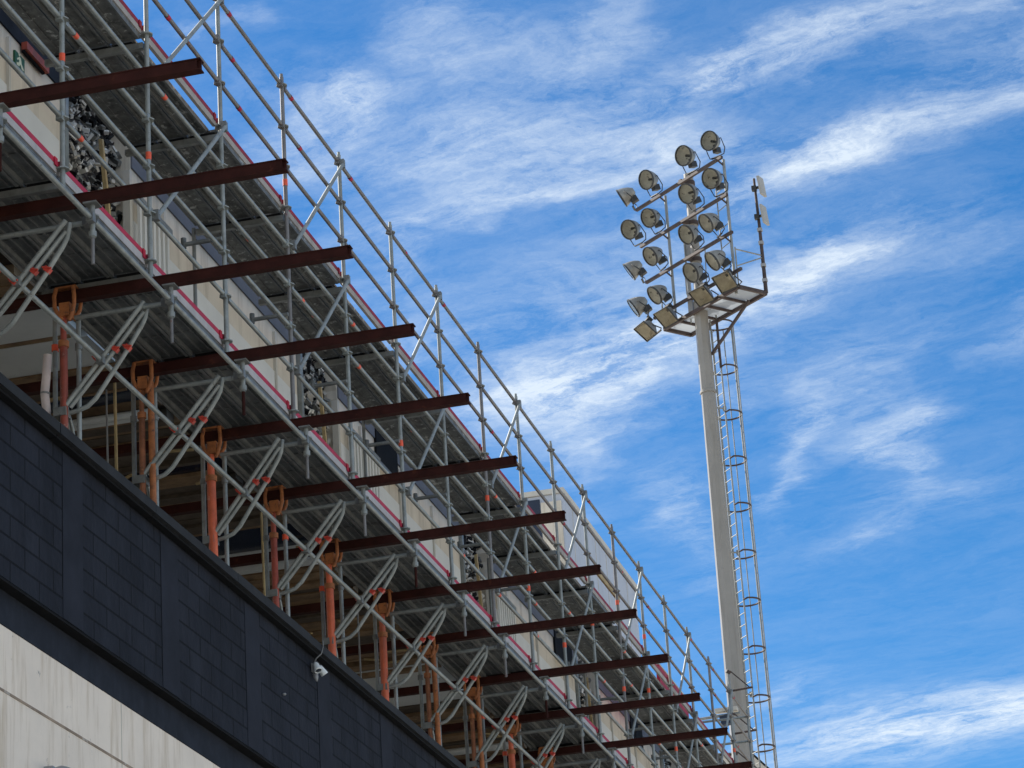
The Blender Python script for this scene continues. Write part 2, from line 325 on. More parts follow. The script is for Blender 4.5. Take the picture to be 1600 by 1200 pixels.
# ------------------------------------------------------------------ ground
g = MB(); g.add([(-900,-900,-EYE),(900,-900,-EYE),(900,900,-EYE),(-900,900,-EYE)], [(0,1,2,3)], 'ground') if False else None
MT['ground'] = mat('concrete_forecourt', (.52, .475, .40), .9, 0, .1, .4, ((.42, .385, .33), .62), 1.5)
g = MB(); g.add([(-1500,-1500,-EYE),(1500,-1500,-EYE),(1500,1500,-EYE),(-1500,1500,-EYE)], [(0,1,2,3)], 'ground')
o = g.build('ground'); o['kind'] = 'structure'

# ------------------------------------------------------------------ the stand
YA, YB = 6.0, 59.0
WB = thing('stand_building', 'grandstand with dark painted parapet above a dirty white wall, behind the scaffold', 'building', (-9.5, 32, -EYE))
b = MB(); b.box((-9.95, YA, -EYE), (-9.54, YB, 7.32), 'white_wall')
for z in (6.75, 4.9, 3.0, 1.0):                                   # construction joints of the cast wall
    b.box((-9.54, YA, z), (-9.534, YB, z+.022), 'joint')
for k in range(-2, 5): b.box((-9.54, 24.5+7.32*k, -EYE), (-9.536, 24.508+7.32*k, 7.32), 'beige_paint')
b.build('lower_wall', WB)
b = MB(); b.box((-9.95, YA, 7.324), (-9.532, YB, 7.622), 'dark_plain'); b.box((-9.95, YA, 7.626), (-9.425, YB, 7.648), 'black')  # black strip paints in the shade below the parapet's overhang
b.build('painted_band', WB)
b = MB(); b.box((-9.72, YA, 7.652), (-9.42, YB, 9.235), 'dark_wall')
for k in range(-7, 15):                                           # shallow piers between the block panels
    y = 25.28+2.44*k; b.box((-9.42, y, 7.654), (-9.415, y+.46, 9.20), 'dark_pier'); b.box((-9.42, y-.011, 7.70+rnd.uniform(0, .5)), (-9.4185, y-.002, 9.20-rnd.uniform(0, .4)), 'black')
b.build('parapet', WB)
b = MB(); y = YA
while y < YB:                                                     # coping in lengths
    l = 2.35+rnd.uniform(-.05, .05); b.box((-9.80, y, 9.24), (-9.30+rnd.uniform(-.006, .006), min(y+l-.012, YB), 9.335+rnd.uniform(-.004, .004)), 'coping'); b.box((-9.412, y, 9.205), (-9.335, min(y+l-.012, YB), 9.236), 'black'); y += l  # black box paints the shaded underside of the coping
b.build('coping', WB)
# terrace floor and inner wall behind the parapet
b = MB(); b.box((-20, YA, 8.2), (-9.72, YB, 8.4), 'coping'); b.build('terrace_floor', WB)
# upper facade with four broken openings
OPEN = [(24.12, 26.0), (31.5, 33.15), (38.95, 40.7), (46.2, 48.0), (53.4, 55.0)]
XF = -9.95
edges = [YA]+[e for p in OPEN for e in p]+[YB]
for i in range(0, len(edges), 2):
    y0, y1 = edges[i], edges[i+1]
    b = MB(); zb = 11.15
    # ragged vertical ends where the masonry was cut away
    def rag(y, s, live):
        zs = [zb+(14.2-zb)*k/26 for k in range(27)]
        return [(y+(rnd.uniform(-.07, .07) if live else 0), z) for z in zs]
    A = rag(y0, 1, i in (4,6)); B = rag(y1, -1, i == 8)
    vs = [(XF, a[0], a[1]) for a in A]+[(XF, c[0], c[1]) for c in B]+[(XF-.28, a[0], a[1]) for a in A]+[(XF-.28, c[0], c[1]) for c in B]
    K = 27; fs = []
    for k in range(K-1):
        fs += [(k, K+k, K+k+1, k+1), (2*K+k, k, k+1, 2*K+k+1), (K+k, 3*K+k, 3*K+k+1, K+k+1)]
    b.add(vs, fs, 'cream')
    FP = b.build('facade_panel', WB)
    b = MB(); b.box((XF, y0+.02, 13.52), (XF+.02, y1-.02, 14.2), 'blue' if i else 'dark_plain'); b.build('painted_fascia', FP)
    b = MB(); b.box((XF, y0+.05, 11.15), (XF+.012, y1-.05, 12.93), 'pale'); y = y0+.5
    b.build('lower_cladding', FP)
    y = y0+.9
    while y < y1-.3:
        b = MB(); b.box((XF+.012 if False else XF, y, 11.2), (XF+.035, y+.05, 13.44), 'beige_paint'); b.build('joint_strip', FP); y += rnd.uniform(1.6, 2.6)
for (y0, y1) in OPEN:                                             # rough masonry exposed inside the openings
    b = MB(); ny, nz = 34, 44; vs = []
    for i in range(ny+1):
        for j in range(nz+1):
            vs.append((XF-.22+rnd.uniform(-.05, .07), y0-.1+(y1-y0+.2)*i/ny, 11.15+3.1*j/nz))
    b.add(vs, [(i*(nz+1)+j, (i+1)*(nz+1)+j, (i+1)*(nz+1)+j+1, i*(nz+1)+j+1) for i in range(ny) for j in range(nz)], 'rubble')
    OPN = b.build('broken_masonry', WB)
    b = MB()
    for q in range(620):
        c = Vector((XF-.16+rnd.uniform(-.05, .05), rnd.uniform(y0, y1), rnd.uniform(12.0, 14.1)))
        a1, a2 = rnd.uniform(0, 6.28), rnd.uniform(-1.2, 1.2); l, w_ = rnd.uniform(.02, .065), rnd.uniform(.012, .03)
        X_ = Vector((math.sin(a2), math.cos(a2)*math.cos(a1), math.cos(a2)*math.sin(a1))); Y_ = X_.cross(Vector((rnd.random(), rnd.random(), rnd.random()))).normalized(); Z_ = X_.cross(Y_)
        b.obox(c, X_*l, Y_*w_, Z_*w_*rnd.uniform(.4, 1), rnd.choice(('pale', 'beige_paint', 'deck_edge', 'deck_edge', 'black', 'coping')))
    b.build('rubble_chips', OPN)['kind'] = 'stuff'
    b = MB(); b.box((XF-.02, y0+.02, 11.15), (XF+.05, y0+.10, 13.7), 'galv'); b.build('jamb_post', OPN)
    b = MB(); b.box((XF-.05, y1-.09, 11.15), (XF+.03, y1-.02, 13.45), 'beige_paint'); b.build('jamb_strip', OPN)
    b = MB(); b.bar((XF-.02, y0+(y1-y0)*.60, 13.5), (XF-.04, y0+(y1-y0)*.78, 12.3), .05, .04, 'wood_pale', (1,0,0)); b.build('timber_lath', OPN)
for y0, y1 in ((34.75, 35.75), (44.75, 46.0), (50.6, 51.6)):
    b = MB(); b.box((XF+.004, y0, 13.22), (XF+.035, y1, 13.9), 'black')
    b.bar((XF+.04, y0, 13.2), (XF+.04, y1, 13.2), .04, .04, 'deck_edge'); b.build('dark_window', WB)
b = MB(); b.box((-13, YA, 14.2), (-9.9, YB, 14.35), 'pale'); b.build('roof_slab', WB)
b = MB(); b.box((-22, YA, -EYE), (-9.96, YA+.3, 14.2), 'cream'); b.box((-22, YB-.3, -EYE), (-9.96, YB, 14.2), 'cream'); b.build('end_wall', WB)

# soffit above the terrace: planks and panels laid across the stand
b = MB(); y = 12.0; white = [(23.70, 24.36), (24.46, 25.20), (31.36, 31.50), (31.54, 31.70), (36.72, 36.92), (37.12, 37.92), (38.02, 38.80), (45.2, 45.9), (52.0, 52.7)]
dark = [(30.55, 31.34), (25.9, 26.25), (28.2, 28.5)]
marks = sorted(white+dark); sof = {'wood_brown': [], 'wood_dark': [], 'panel_white': [], 'navy': []}
while y < YB-.5:
    nxt = [q for q in marks if q[0] >= y-1e-6]
    if nxt and nxt[0][0]-y < .02:
        q = nxt[0]; sof['panel_white' if q in white else 'navy'].append((y, q[1]-.012, 0)); y = q[1]; continue
    l = rnd.choice((.10, .14, .18, .22, .26))
    if nxt: l = min(l, nxt[0][0]-y)
    sof[rnd.choice(('wood_brown', 'wood_brown', 'wood_brown', 'wood_dark'))].append((y, y+max(l-.012, .005), rnd.uniform(-.05, .03))); y += l
CE = thing('timber_soffit', 'brown timber plank soffit with white panels between the rusty beams above the parapet', 'ceiling', (-12, 32, 11.0))
b = MB()
for k in ('wood_brown', 'wood_dark'):
    for a, c, dz in sof[k]: b.box((-17, a, 11.0+dz), (-9.76-rnd.uniform(0, .25), c, 11.08), k)
b.box((-17, 11.9, 11.085), (-9.78, YB-.4, 11.11), 'wood_dark'); b.build('planking', CE)
for k, nm in (('panel_white', 'white_panel'), ('navy', 'dark_sheet')):
    for a, c, dz in sof[k]:
        b = MB(); b.box((-17, a, 11.0+dz), (-9.76-rnd.uniform(0, .2 if k != 'navy' else 0), c, 11.08), k); b.build(nm, CE)
b = MB()
for i in range(46):                                               # torn battens hanging from the planks
    y = rnd.uniform(22, 52); x = rnd.uniform(-11.3, -9.9); a = rnd.uniform(-.5, .5) + (math.pi if rnd.random() < .3 else 0); l = rnd.uniform(.12, .42)
    if any(q[0]-.1 < y < q[1]+.1 for q in white): continue
    b.bar((x, y, 10.94), (x+l*math.cos(a), y+l*math.sin(a)*.8, 10.95-rnd.uniform(0, .06)), .035, .02, 'wood_pale')
b.build('torn_batten', CE)['kind'] = 'stuff'

# ------------------------------------------------------------------ rusty cantilever beams
TIPS = [(-6.75,19.23),(-6.70,21.16),(-6.72,23.04),(-6.70,25.0),(-6.69,26.97),(-6.70,28.97),(-6.64,30.97),(-6.71,33.1),(-6.69,35.08),(-6.73,37.28),(-6.71,39.42),(-6.70,41.5),(-6.73,43.71),(-6.7,45.75)]
BZ = 10.82; BH = .10; BW = .09
for i, (x, y) in enumerate(TIPS):
    nm = ORD[i]+' from the top left' if i else 'nearest the top left corner'
    lab = f'long rusty dark red beam jutting out under the scaffold, {nm}'
    b = MB(); x1 = -16.5
    b.box((x1, y-BW/2, BZ-.011), (x, y+BW/2, BZ), 'rust'); b.box((x1, y-BW/2, BZ-BH), (x, y+BW/2, BZ-BH+.011), 'rust')
    b.box((x1, y-.008, BZ-BH+.011), (x-.004, y+.008, BZ-.011), 'rust')
    b.box((x1, y-BW/2+.006, BZ-BH+.011), (x-.03, y-BW/2+.012, BZ-.011), 'rust')
    o = b.build('steel_beam', None, (x, y, BZ)); tag(o, lab, 'beam', 'rusty beams jutting out from the stand')

# ------------------------------------------------------------------ scaffold
X0, X1 = -8.65, -9.70                 # outer and inner rows of standards
Y0, BAY = 25.16, 2.07
K0, K1 = -4, 15
ZL, ZU = 10.97, 13.35                 # the two decks
SC = thing('facade_scaffold', 'galvanised tube scaffold with two steel decks and red edged toe boards along the stand', 'scaffold', (X0, Y0+BAY*5, 10.8))
TR = .0242
def yk(k): return Y0+BAY*k
def rosette(b, x, y, z, m='galv'):
    b.lathe((x, y, z-.006), (0,0,1), [(0,.0), (0,.062), (.012,.062), (.012,.0)], m, 8, False)
for k in range(K0, K1+1):
    y = yk(k); b = MB(); m = 'galv_pink' if k % 4 == 1 else 'galv'
    b.tube([(X0, y, 10.84), (X0, y, 14.93)], TR, m)
    for z in (11.02, 11.5, 11.98, 12.46, 12.92, 13.36, 13.85, 14.33, 14.83): rosette(b, X0, y, z)
    for z in (rnd.choice((11.8, 12.2, 12.7)), rnd.choice((13.62, 12.05))):
        if rnd.random() < .4: b.tube([(X0, y, z), (X0, y, z+.075)], TR+.004, 'orange', 8)
    b.tube([(X0, y, 14.93), (X0, y, 14.97)], TR*.75, m); b.build('standard', SC)
    if k % 3 == 1:
        b = MB(); b.tube([(X1, y, 10.84), (X1, y, 13.3)], TR*.9, 'deck_edge'); b.build('inner_standard', SC)
    for z in (ZL, ZU):                # transom carrying the planks
        b = MB(); b.box((X1+.03, y-.028, z-.135), (X0-.03, y+.028, z-.075), 'deck_edge'); b.build('transom', SC)
    if k >= 0:
        b = MB(); b.tube([(X0, y-.06, 12.10), (X0-.42, y-.06, 12.10)], TR, 'deck_edge'); b.tube([(X0-.40, y-.06, 12.06), (X0-.40, y-.06, 12.17)], .028, 'deck', 6); b.build('wall_tie', SC)
    if k % 2 == 0:
        b = MB(); b.tube([(X1+.02, y+.03, 12.3), (X1+.02, y+.9, 12.3)], .02, 'deck'); b.build('inner_rail', SC)
def ledger(name, x, z, m='galv', ks=None):
    for k in range(K0, K1):
        b = MB(); y, y2 = yk(k), yk(k+1); dz = rnd.uniform(-.006, .006)
        mm = 'galv_pink' if (m == 'rail') else m
        b.tube([(x, y+.03, z+dz), (x, y2-.03, z+rnd.uniform(-.006, .006))], TR*.95, mm)
        for q in (y+.055, y2-.055): b.box((x-.028, q-.028, z-.038), (x+.028, q+.028, z+.038), mm)
        if rnd.random() < .4:
            q = y+rnd.uniform(.2, .6); b.tube([(x, q, z), (x, q+.07, z)], TR+.002, 'orange' if m != 'rail' else 'red', 8, False)
        b.build(name, SC)
for z in (11.5, 11.98, 12.46, 12.92): ledger('ledger', X0, z)
for z in (13.85, 14.33, 14.83): ledger('guard_rail', X0, z, 'rail')
ledger('inner_ledger', X1, 10.92, 'deck_edge')
ledger('deck_bearer', -9.18, 13.21, 'deck_edge')
# end guard rails closing the far end
for z in (11.98, 12.92, 13.85, 14.33, 14.83):
    b = MB(); b.tube([(X0, yk(K1), z), (X1, yk(K1), z)], TR, 'galv'); b.build('end_rail', SC)
b = MB(); b.tube([(X1, yk(K1), 13.3), (X1, yk(K1), 14.9)], TR, 'galv')
b.build('inner_standard', SC)
# decks: steel planks seen from below
for k in range(K0, K1):
    for z, kind in ((ZL, 'l'), (ZU, 'u')):
        gap = (.075 if (kind == 'u' and rnd.random() < .7) else 0); b = MB(); ya, yb_ = yk(k)+.012, yk(k+1)-.012
        for p in range(3):
            xa = X0-(.05 if p or gap else .05)-.325*p-(gap if not p else 0); xb = X0-.36-.325*p
            b.box((xb, ya, z-.028), (xa, yb_, z), 'deck' if kind == 'l' else 'deck_up')
            for xr in (xa, xb+.028): b.box((xr-.028, ya+.05, z-(.072 if kind == 'l' else .055)), (xr, yb_-.05, z-.029), 'deck_edge' if kind == 'l' and (p or xr != xa) else 'deck')
            if kind == 'l':
                for q in (.09, .19): b.box((xa-q-.022, ya+.06, z-.05), (xa-q, yb_-.06, z-.029), 'deck')
            else: b.box((xb+.145, ya+.1, z-.04), (xb+.16, yb_-.1, z-.029), 'deck_up')
            b.box((xb+.03, ya, z-.07), (xa-.03, ya+.045, z-.029), 'black')
            for q in range(1, 4):
                if kind == 'l': b.box((xb+.03, ya+q*.49, z-.036), (xa-.03, ya+q*.49+.03, z-.029), 'deck')
        b.build('deck_panel', SC)
        b = MB(); e = rnd.uniform(-.01, .01)
        b.box((X0-.075, yk(k)+.03, z+.01), (X0-.042, yk(k+1)-.03, z+.085+e), 'toe' if kind == 'l' else 'toe_up'); b.box((X0-.077, yk(k)+.03, z+.086+e), (X0-.040, yk(k+1)-.03, z+.137+e), 'red' if kind == 'l' else 'red_up')
        for q in (yk(k)+.03, yk(k+1)-.10): b.box((X0-.036, q, z+.06), (X0-.028, q+.06, z+.139+e), 'red' if kind == 'l' else 'red_up')
        b.build('toe_board', SC)
# facade diagonals, every second bay
for k in range(K0, K1+1):
    if k % 2 == 0 and k-1 >= K0:
        for z1, z2 in ((14.80, 12.94), (13.34, 11.50)):
            b = MB(); b.tube([(X0+.06, yk(k)-.03, z1), (X0+.06, yk(k-1)+.06, z2)], TR*.9, 'galv')
            for q in ((yk(k)-.03, z1), (yk(k-1)+.06, z2)): b.box((X0+.02, q[0]-.03, q[1]-.05), (X0+.075, q[0]+.03, q[1]+.05), 'deck_edge')
            b.build('diagonal_brace', SC)
# hanging jacks under the beams, lower ledgers and transoms
XS = -8.44
for i, (x, y) in enumerate(TIPS[:13]):
    b = MB(); b.box((XS-.06, y-.07, BZ-BH-.016), (XS+.06, y+.07, BZ-BH-.002), 'deck_edge')
    b.tube([(XS, y, BZ-BH-.016), (XS, y, 10.40)], TR, 'galv'); b.tube([(XS, y, 10.40), (XS, y, 10.16)], .017, 'galv_pink' if i % 3 else 'rust')
    rosette(b, XS, y, 10.60); b.tube([(XS, y, 10.41), (XS, y, 10.46)], .036, 'galv', 8); b.build('beam_jack', SC)
    b = MB(); b.tube([(XS, y+.05, 10.58), (-9.42, y+.05, 10.58)], TR, 'galv'); b.box((XS-.10, y+.01, 10.545), (XS-.03, y+.09, 10.62), 'deck'); b.build('lower_transom', SC)
ys = [17.2]+[t[1] for t in TIPS[:13]]+[45.8, 47.9]
for a, c in zip(ys[:-1], ys[1:]):
    for xx, zz_, nm in ((XS+.01, 10.56, 'lower_ledger'), (-9.10, 10.08, 'brace_ledger')):
        b = MB(); b.tube([(xx, a+.02, zz_), (xx, c-.02, zz_)], TR, 'galv'); b.box((xx-.032, c-.10, zz_-.04), (xx+.032, c-.03, zz_+.04), 'deck_edge')
        b.build(nm, SC)

# ------------------------------------------------------------------ raking brackets, props and clamps under the beams
def bracket(i, x, y):
    t = thing('raking_bracket', f'narrow looped galvanised bracket with red clips, {ORD[i]} from the left below the lower deck', 'bracket', (-9.45, y, 9.65), 'raking brackets under the lower deck')
    t.rotation_euler = (R(rnd.uniform(-2, 2)), R(rnd.uniform(-2.2, 2.2)), R(rnd.uniform(-5, 5)))
    b = MB(); b.tube([(-9.49, y-.03, 9.66), (-9.10, y-.03, 10.11), (-8.68, y-.03, 10.60)], .0235, 'galv'); b.build('straight_tube', t)
    b = MB(); b.tube([(-9.42, y+.0, 9.69), (-8.98, y+.0, 10.18), (-8.70, y+.02, 10.52)], .0215, 'galv'); b.build('inner_tube', t)
    b = MB(); b.tube([(-9.48, y+.04, 9.65), (-9.36, y+.04, 9.665), (-9.27, y+.04, 9.69), (-9.19, y+.04, 9.755), (-8.87, y+.04, 10.19), (-8.73, y+.04, 10.40), (-8.695, y+.04, 10.47), (-8.67, y+.04, 10.60)], .0225, 'galv'); b.build('bent_tube', t)
    for (cx, cz, dy) in ((-9.125, 10.085, -.075), (-8.975, 10.185, .0), (-8.87, 10.20, .04)):
        b = MB(); b.obox((cx, y+dy, cz), Vector((.68, 0, .74))*.022, (0, .027, 0), Vector((-.74, 0, .68))*.028, 'clip'); b.tube([(cx-.04, y+dy-.03, cz+.02), (cx+.045, y+dy-.03, cz-.0)], .009, 'clip', 6); b.build('red_clip', t)
    b = MB(); b.box((-9.56, y-.07, 9.60), (-9.44, y+.07, 9.68), 'deck_edge'); b.build('foot_plate', t)
KIND = ['prop', 'prop_red', 'prop_red', 'prop_rust', 'prop', 'prop_red', 'prop', 'prop', 'prop_rust', 'prop_rust', 'prop', 'prop_rust', 'prop_red']
CN = {'prop': 'bright orange', 'prop_red': 'faded red', 'prop_rust': 'rusty brown'}
XP = -9.47
for i, (x, y) in enumerate(TIPS[:13]):
    bracket(i, x, y)
    kd = KIND[i]
    t = thing('steel_prop', f'{CN[kd]} prop behind the dark coping under the {ORD[i]} rusty beam from the left', 'prop', (XP, y, 9.34), 'props under the rusty beams')
    rr_ = .046 if kd == 'prop' else (.036 if kd == 'prop_red' else .030)
    dx = rnd.uniform(-.03, .03)
    b = MB(); b.tube([(XP+dx*.3, y-.03, 9.34), (XP, y-.03, 10.30)], rr_, kd, 10); b.tube([(XP, y-.03, 10.30), (XP, y-.03, 10.66)], rr_*.8, kd, 10)
    b.tube([(XP, y-.03, 10.27), (XP, y-.03, 10.33)], rr_+.014, 'clamp', 10); b.build('prop_tube', t)
    b = MB()                                                    # hooked clamp round the beam flanges
    for s in (-1, 1):
        xx = XP+.03+.085*s
        b.tube([(xx, y-.07, 10.84), (xx+.012*s, y-.085, 10.76), (xx+.01*s, y-.08, 10.66), (xx-.02*s, y-.065, 10.58), (xx-.055*s, y-.05, 10.53)], .021, 'clamp', 8)
        b.tube([(xx, y+.07, 10.84), (xx+.012*s, y+.085, 10.76), (xx, y+.08, 10.66), (xx-.05*s, y+.05, 10.56)], .019, 'clamp', 8)
    b.box((XP-.02, y-.085, 10.56), (XP+.08, y+.06, 10.69), 'clamp'); b.box((XP-.07, y-.06, 10.845), (XP+.13, y+.06, 10.862), 'clamp')
    b.build('beam_clamp', t)
    if kd == 'prop_rust':
        b = MB(); b.tube([(XP+.10, y-.02, 9.34), (XP+.09, y-.02, 10.64)], .034, 'clamp', 8); b.build('second_tube', t)
    # grey standards beside each prop belong to the scaffold
    for q, (dxx, dyy) in enumerate(((-.115, .05), (.085+rnd.uniform(0, .03), .10))):
        b = MB(); b.tube([(XP+dxx, y+dyy, 9.34), (XP+dxx, y+dyy, 10.70)], TR, 'galv' if rnd.random() < .7 else 'deck_edge')
        b.tube([(XP+dxx, y+dyy, 10.28), (XP+dxx, y+dyy, 10.34)], .036, 'orange' if (i+q) % 4 == 2 else 'deck_edge', 8)
        b.build('lower_standard', SC)
    if i % 3 != 1:
        b = MB(); b.tube([(XP-.02, y+.06, 9.75), (XP-.05, y+.28, 9.60), (XP-.08, y+.46, 9.36)], .02, 'galv'); b.build('bent_stay', SC)
for i, (y, x, r_) in enumerate(((25.55, -9.95, .016), (25.7, -10.1, .010), (29.9, -9.9, .014), (33.9, -10.0, .012))):
    b = MB(); b.tube([(x, y, 8.4), (x-.03, y+.02, 10.95)], r_, 'wood_pale' if i % 2 == 0 else 'cable', 6)
    tag(b.build('thin_pole', None, (x, y, 8.4)), ('thin pale timber pole behind the second rusty beam bracket from the left', 'thin grey pole just right of the leftmost pale pole', 'thin pale pole under the soffit behind the fifth bracket', 'thin grey pole under the soffit behind the seventh bracket')[i], 'pole', 'thin poles under the soffit')
for i, (y, wh) in enumerate(((26.35, 'nearest the left edge'), (31.62, 'in the middle'), (41.2, 'farthest away'))):
    t = thing('pipe_pair', f'pair of pale pipes running under the brown soffit, {wh}', 'pipes', (-12, y, 10.93), 'pipe pairs under the soffit')
    for dy in (0, .11):
        b = MB(); b.tube([(-16, y+dy, 10.90), (-9.85, y+dy, 10.90)], .04, 'panel_white', 8); b.build('pipe', t)
# plastic sleeve tied to the third prop
b = MB(); y = TIPS[2][1]
b.tube([(XP-.155, y-.03, 10.22), (XP-.17, y-.03, 10.0), (XP-.185, y-.03, 9.85), (XP-.165, y-.03, 9.66), (XP-.18, y-.03, 9.5), (XP-.165, y-.03, 9.36)], .042, 'plastic', 8)
for z in (9.84, 9.62): b.tube([(XP-.18, y-.03, z), (XP-.178, y-.03, z+.018)], .046, 'cable', 8)
tag(b.build('plastic_sleeve', None, (XP-.17, y, 9.36)), 'milky plastic sleeve tied along the prop at the left edge of the photo', 'sleeve')

# ------------------------------------------------------------------ things on the facade
for (y0, y1), where in (((26.05, 27.0), 'leftmost, beside the first broken opening'), ((33.4, 34.7), 'middle one, left of a dark window'), ((40.85, 41.9), 'the farthest of three')):
    t = thing('picket_railing', f'grey picket railing on the cream facade, {where}', 'railing', (-9.9, y0, 11.2), 'picket railings on the facade')
    b = MB(); b.bar((-9.88, y0, 13.18), (-9.88, y1, 13.18), .05, .05, 'galv'); b.build('rail', t); b = MB(); b.bar((-9.88, y0, 11.3), (-9.88, y1, 11.3), .05, .05, 'galv'); b.build('rail', t)
    y = y0+.03
    while y < y1:
        b = MB(); b.bar((-9.88, y, 11.3), (-9.88, y, 13.16), .055, .03, 'pale', (1,0,0)); b.build('picket', t); y += .135
t = thing('exit_sign', 'small green emergency exit sign with white running figure on the cream facade', 'sign', (XF+.02, 23.1, 12.95))
sy, sz, sw, sh = 22.97, 13.235, .225, .15
b = MB(); b.box((XF+.003, sy, sz), (XF+.022, sy+sw, sz+sh), 'green'); b.build('plate', t)
b = MB(); xq = XF+.0245
def q2(pts): b.poly([(xq, sy+sw*p[0], sz+sh*p[1]) for p in pts], 'sign_white')
q2([(.30,.66),(.46,.86),(.60,.78),(.66,.46),(.90,.20),(.84,.06),(.66,.10),(.54,.34),(.40,.10),(.16,.06),(.12,.24),(.32,.32),(.42,.52),(.36,.58),(.22,.44),(.14,.52)])
b.lathe((xq-.001, sy+sw*.40, sz+sh*.95), (1,0,0), [(0,0),(0,.017),(.002,.017),(.002,0)], 'sign_white', 10, False)
b.build('running_figure', t)
b = MB(); b.box((XF+.022, 23.12, 13.46), (XF+.08, 23.66, 13.54), 'prop_red'); b.box((XF+.022, 23.12, 13.435), (XF+.05, 23.62, 13.458), 'black')
tag(b.build('sign_box', None, (XF+.05, 23.3, 13.36)), 'narrow dark red box mounted above the green exit sign', 'box')

# twin lamp and sensor hung below the coping
t = thing('security_light', 'small white twin head security light hanging under the dark coping with a loose cable', 'light', (-9.42, 30.0, 8.95))
LX, LY, LZ = -9.42, 30.0, 9.05
b = MB(); b.box((LX+.002, LY-.04, LZ-.03), (LX+.03, LY+.04, LZ+.07), 'grey_plastic'); b.build('back_box', t)
for dy, ax in ((-.045, (.35, -.25, -.8)), (.085, (.4, .35, -.7))):
    b = MB(); b.lathe((LX+.05, LY+dy, LZ+.06), ax, [(0,0),(0,.026),(.02,.034),(.09,.042),(.115,.044),(.115,.036),(.10,.034),(.10,0)], 'white_plastic', 14); H = b.build('lamp_head', t)
    b = MB(); q = Vector((LX+.05, LY+dy, LZ+.06))+Vector(ax).normalized()*.104; b.lathe(q, ax, [(0,0),(0,.034),(.002,.034),(.002,0)], 'navy', 14); b.build('lens', H)
    b = MB(); b.tube([(LX+.02, LY, LZ+.04), (LX+.045, LY+dy*.6, LZ+.075), (LX+.05, LY+dy, LZ+.065)], .010, 'grey_plastic', 6); b.build('arm', t)
b = MB(); b.lathe((LX+.04, LY-.02, LZ-.05), (.15, 0, -1), [(0,0),(0,.03),(.05,.026),(.09,.010),(.09,0)], 'grey_plastic', 10); b.build('sensor', t)
b = MB(); b.tube([(LX+.03, LY-.02, LZ+.07), (-9.36, LY-.03, 9.17), (-9.30, LY-.02, 9.22), (-9.285, LY, 9.30), (-9.29, LY+.02, 9.38)], .007, 'cable', 6); b.build('cable', t)
b = MB(); b.lathe((-9.42, 28.92, 8.50), (1, 0, 0), [(0,.0),(0,.014),(.03,.013),(.04,0)], 'grey_plastic', 10)
tag(b.build('cable_cap', None, (-9.42, 28.92, 8.5)), 'tiny pale cap fixed on the dark wall below the security light', 'fixing')
b = MB(); b.lathe((-9.40, 22.72, 6.30), (.1, 0, -1), [(0,0),(0,.025),(.02,.07),(.05,.12),(.09,.14),(.12,.12),(.12,0)], 'grey_plastic', 16); b.box((-9.54, 22.69, 6.27), (-9.46, 22.75, 6.31), 'grey_plastic')
tag(b.build('wall_lamp', None, (-9.55, 22.72, 6.3)), 'dark grey hooded wall lamp on the dirty white wall at the bottom edge', 'lamp')

# ------------------------------------------------------------------ rooftop enclosure and other things beyond the upper deck
t = thing('rooftop_enclosure', 'white clad rooftop enclosure behind the guard rail with a dark window in its near end', 'enclosure', (-11.5, 53.4, 14.35))
b = MB(); b.box((-15.5, 53.43, 14.36), (-11.5, 60.4, 19.05), 'white_paint')
for k in range(6): b.box((-11.5, 54.3+k*1.02, 14.36), (-11.492, 54.315+k*1.02, 19.05), 'beige_paint')
b.build('wall', t)
b = MB(); b.box((-15.55, 53.38, 19.055), (-11.45, 60.45, 19.16), 'beige_paint'); b.build('roof_edge', t)
b = MB(); b.box((-15.0, 53.40, 16.4), (-11.95, 53.428, 18.98), 'navy'); b.build('window', t)
b = MB(); b.box((-11.93, 53.395, 16.4), (-11.52, 53.428, 18.90), 'cream'); b.build('corner_panel', t)
b = MB(); b.box((-8.95, 48.3, 13.50), (-8.90, 50.9, 13.86), 'red'); b.box((-8.95, 48.3, 13.864), (-8.89, 50.9, 13.89), 'beige_paint')
tag(b.build('red_board', None, (-8.92, 49.7, 13.5)), 'red board standing on the upper deck behind the far guard rail', 'board')
b = MB(); b.bar((-8.78, 42.9, 13.96), (-8.78, 44.6, 13.96), .03, .10, 'wood_pale'); tag(b.build('timber_plank', None, (-8.78, 43.7, 13.9)), 'short pale timber plank fixed to the guard rail in front of the white enclosure', 'plank')
t = thing('far_hut', 'pale hut with a sloping edge far behind the foot of the mast', 'hut', (-12.2, 80, -EYE))
b = MB(); b.add([(-13.6,80,-EYE),(-11.4,80,-EYE),(-11.4,80,19.0),(-12.3,80,20.0),(-13.6,80,20.1),(-13.6,84,-EYE),(-11.4,84,-EYE),(-11.4,84,19.0),(-12.3,84,20.0),(-13.6,84,20.1)],
    [(0,1,2,3,4),(9,8,7,6,5),(1,6,7,2),(0,5,6,1),(5,0,4,9)], 'beige_paint'); b.build('wall', t)
b = MB(); b.add([(-11.36,79.9,19.02),(-12.28,79.9,20.06),(-13.65,79.9,20.17),(-11.36,84.1,19.02),(-12.28,84.1,20.06),(-13.65,84.1,20.17)], [(0,3,4,1),(1,4,5,2)], 'grey_plastic'); b.build('roof', t)
t = thing('spot_lamp_bracket', 'small lamp on a horizontal arm fixed beside the mast foot', 'lamp', (-9.9, 62, 16.4))
b = MB(); b.tube([(-10.9, 62, 16.42), (-9.7, 62, 16.46)], .035, 'mast_galv'); b.build('arm', t)
b = MB(); b.obox((-10.0, 61.95, 16.32), (.13,0,.02), (0,.10,0), (-.02,0,.10), 'navy'); b.box((-10.25,61.9,16.52),(-9.75,62.1,16.60),'beige_paint'); b.build('head', t)

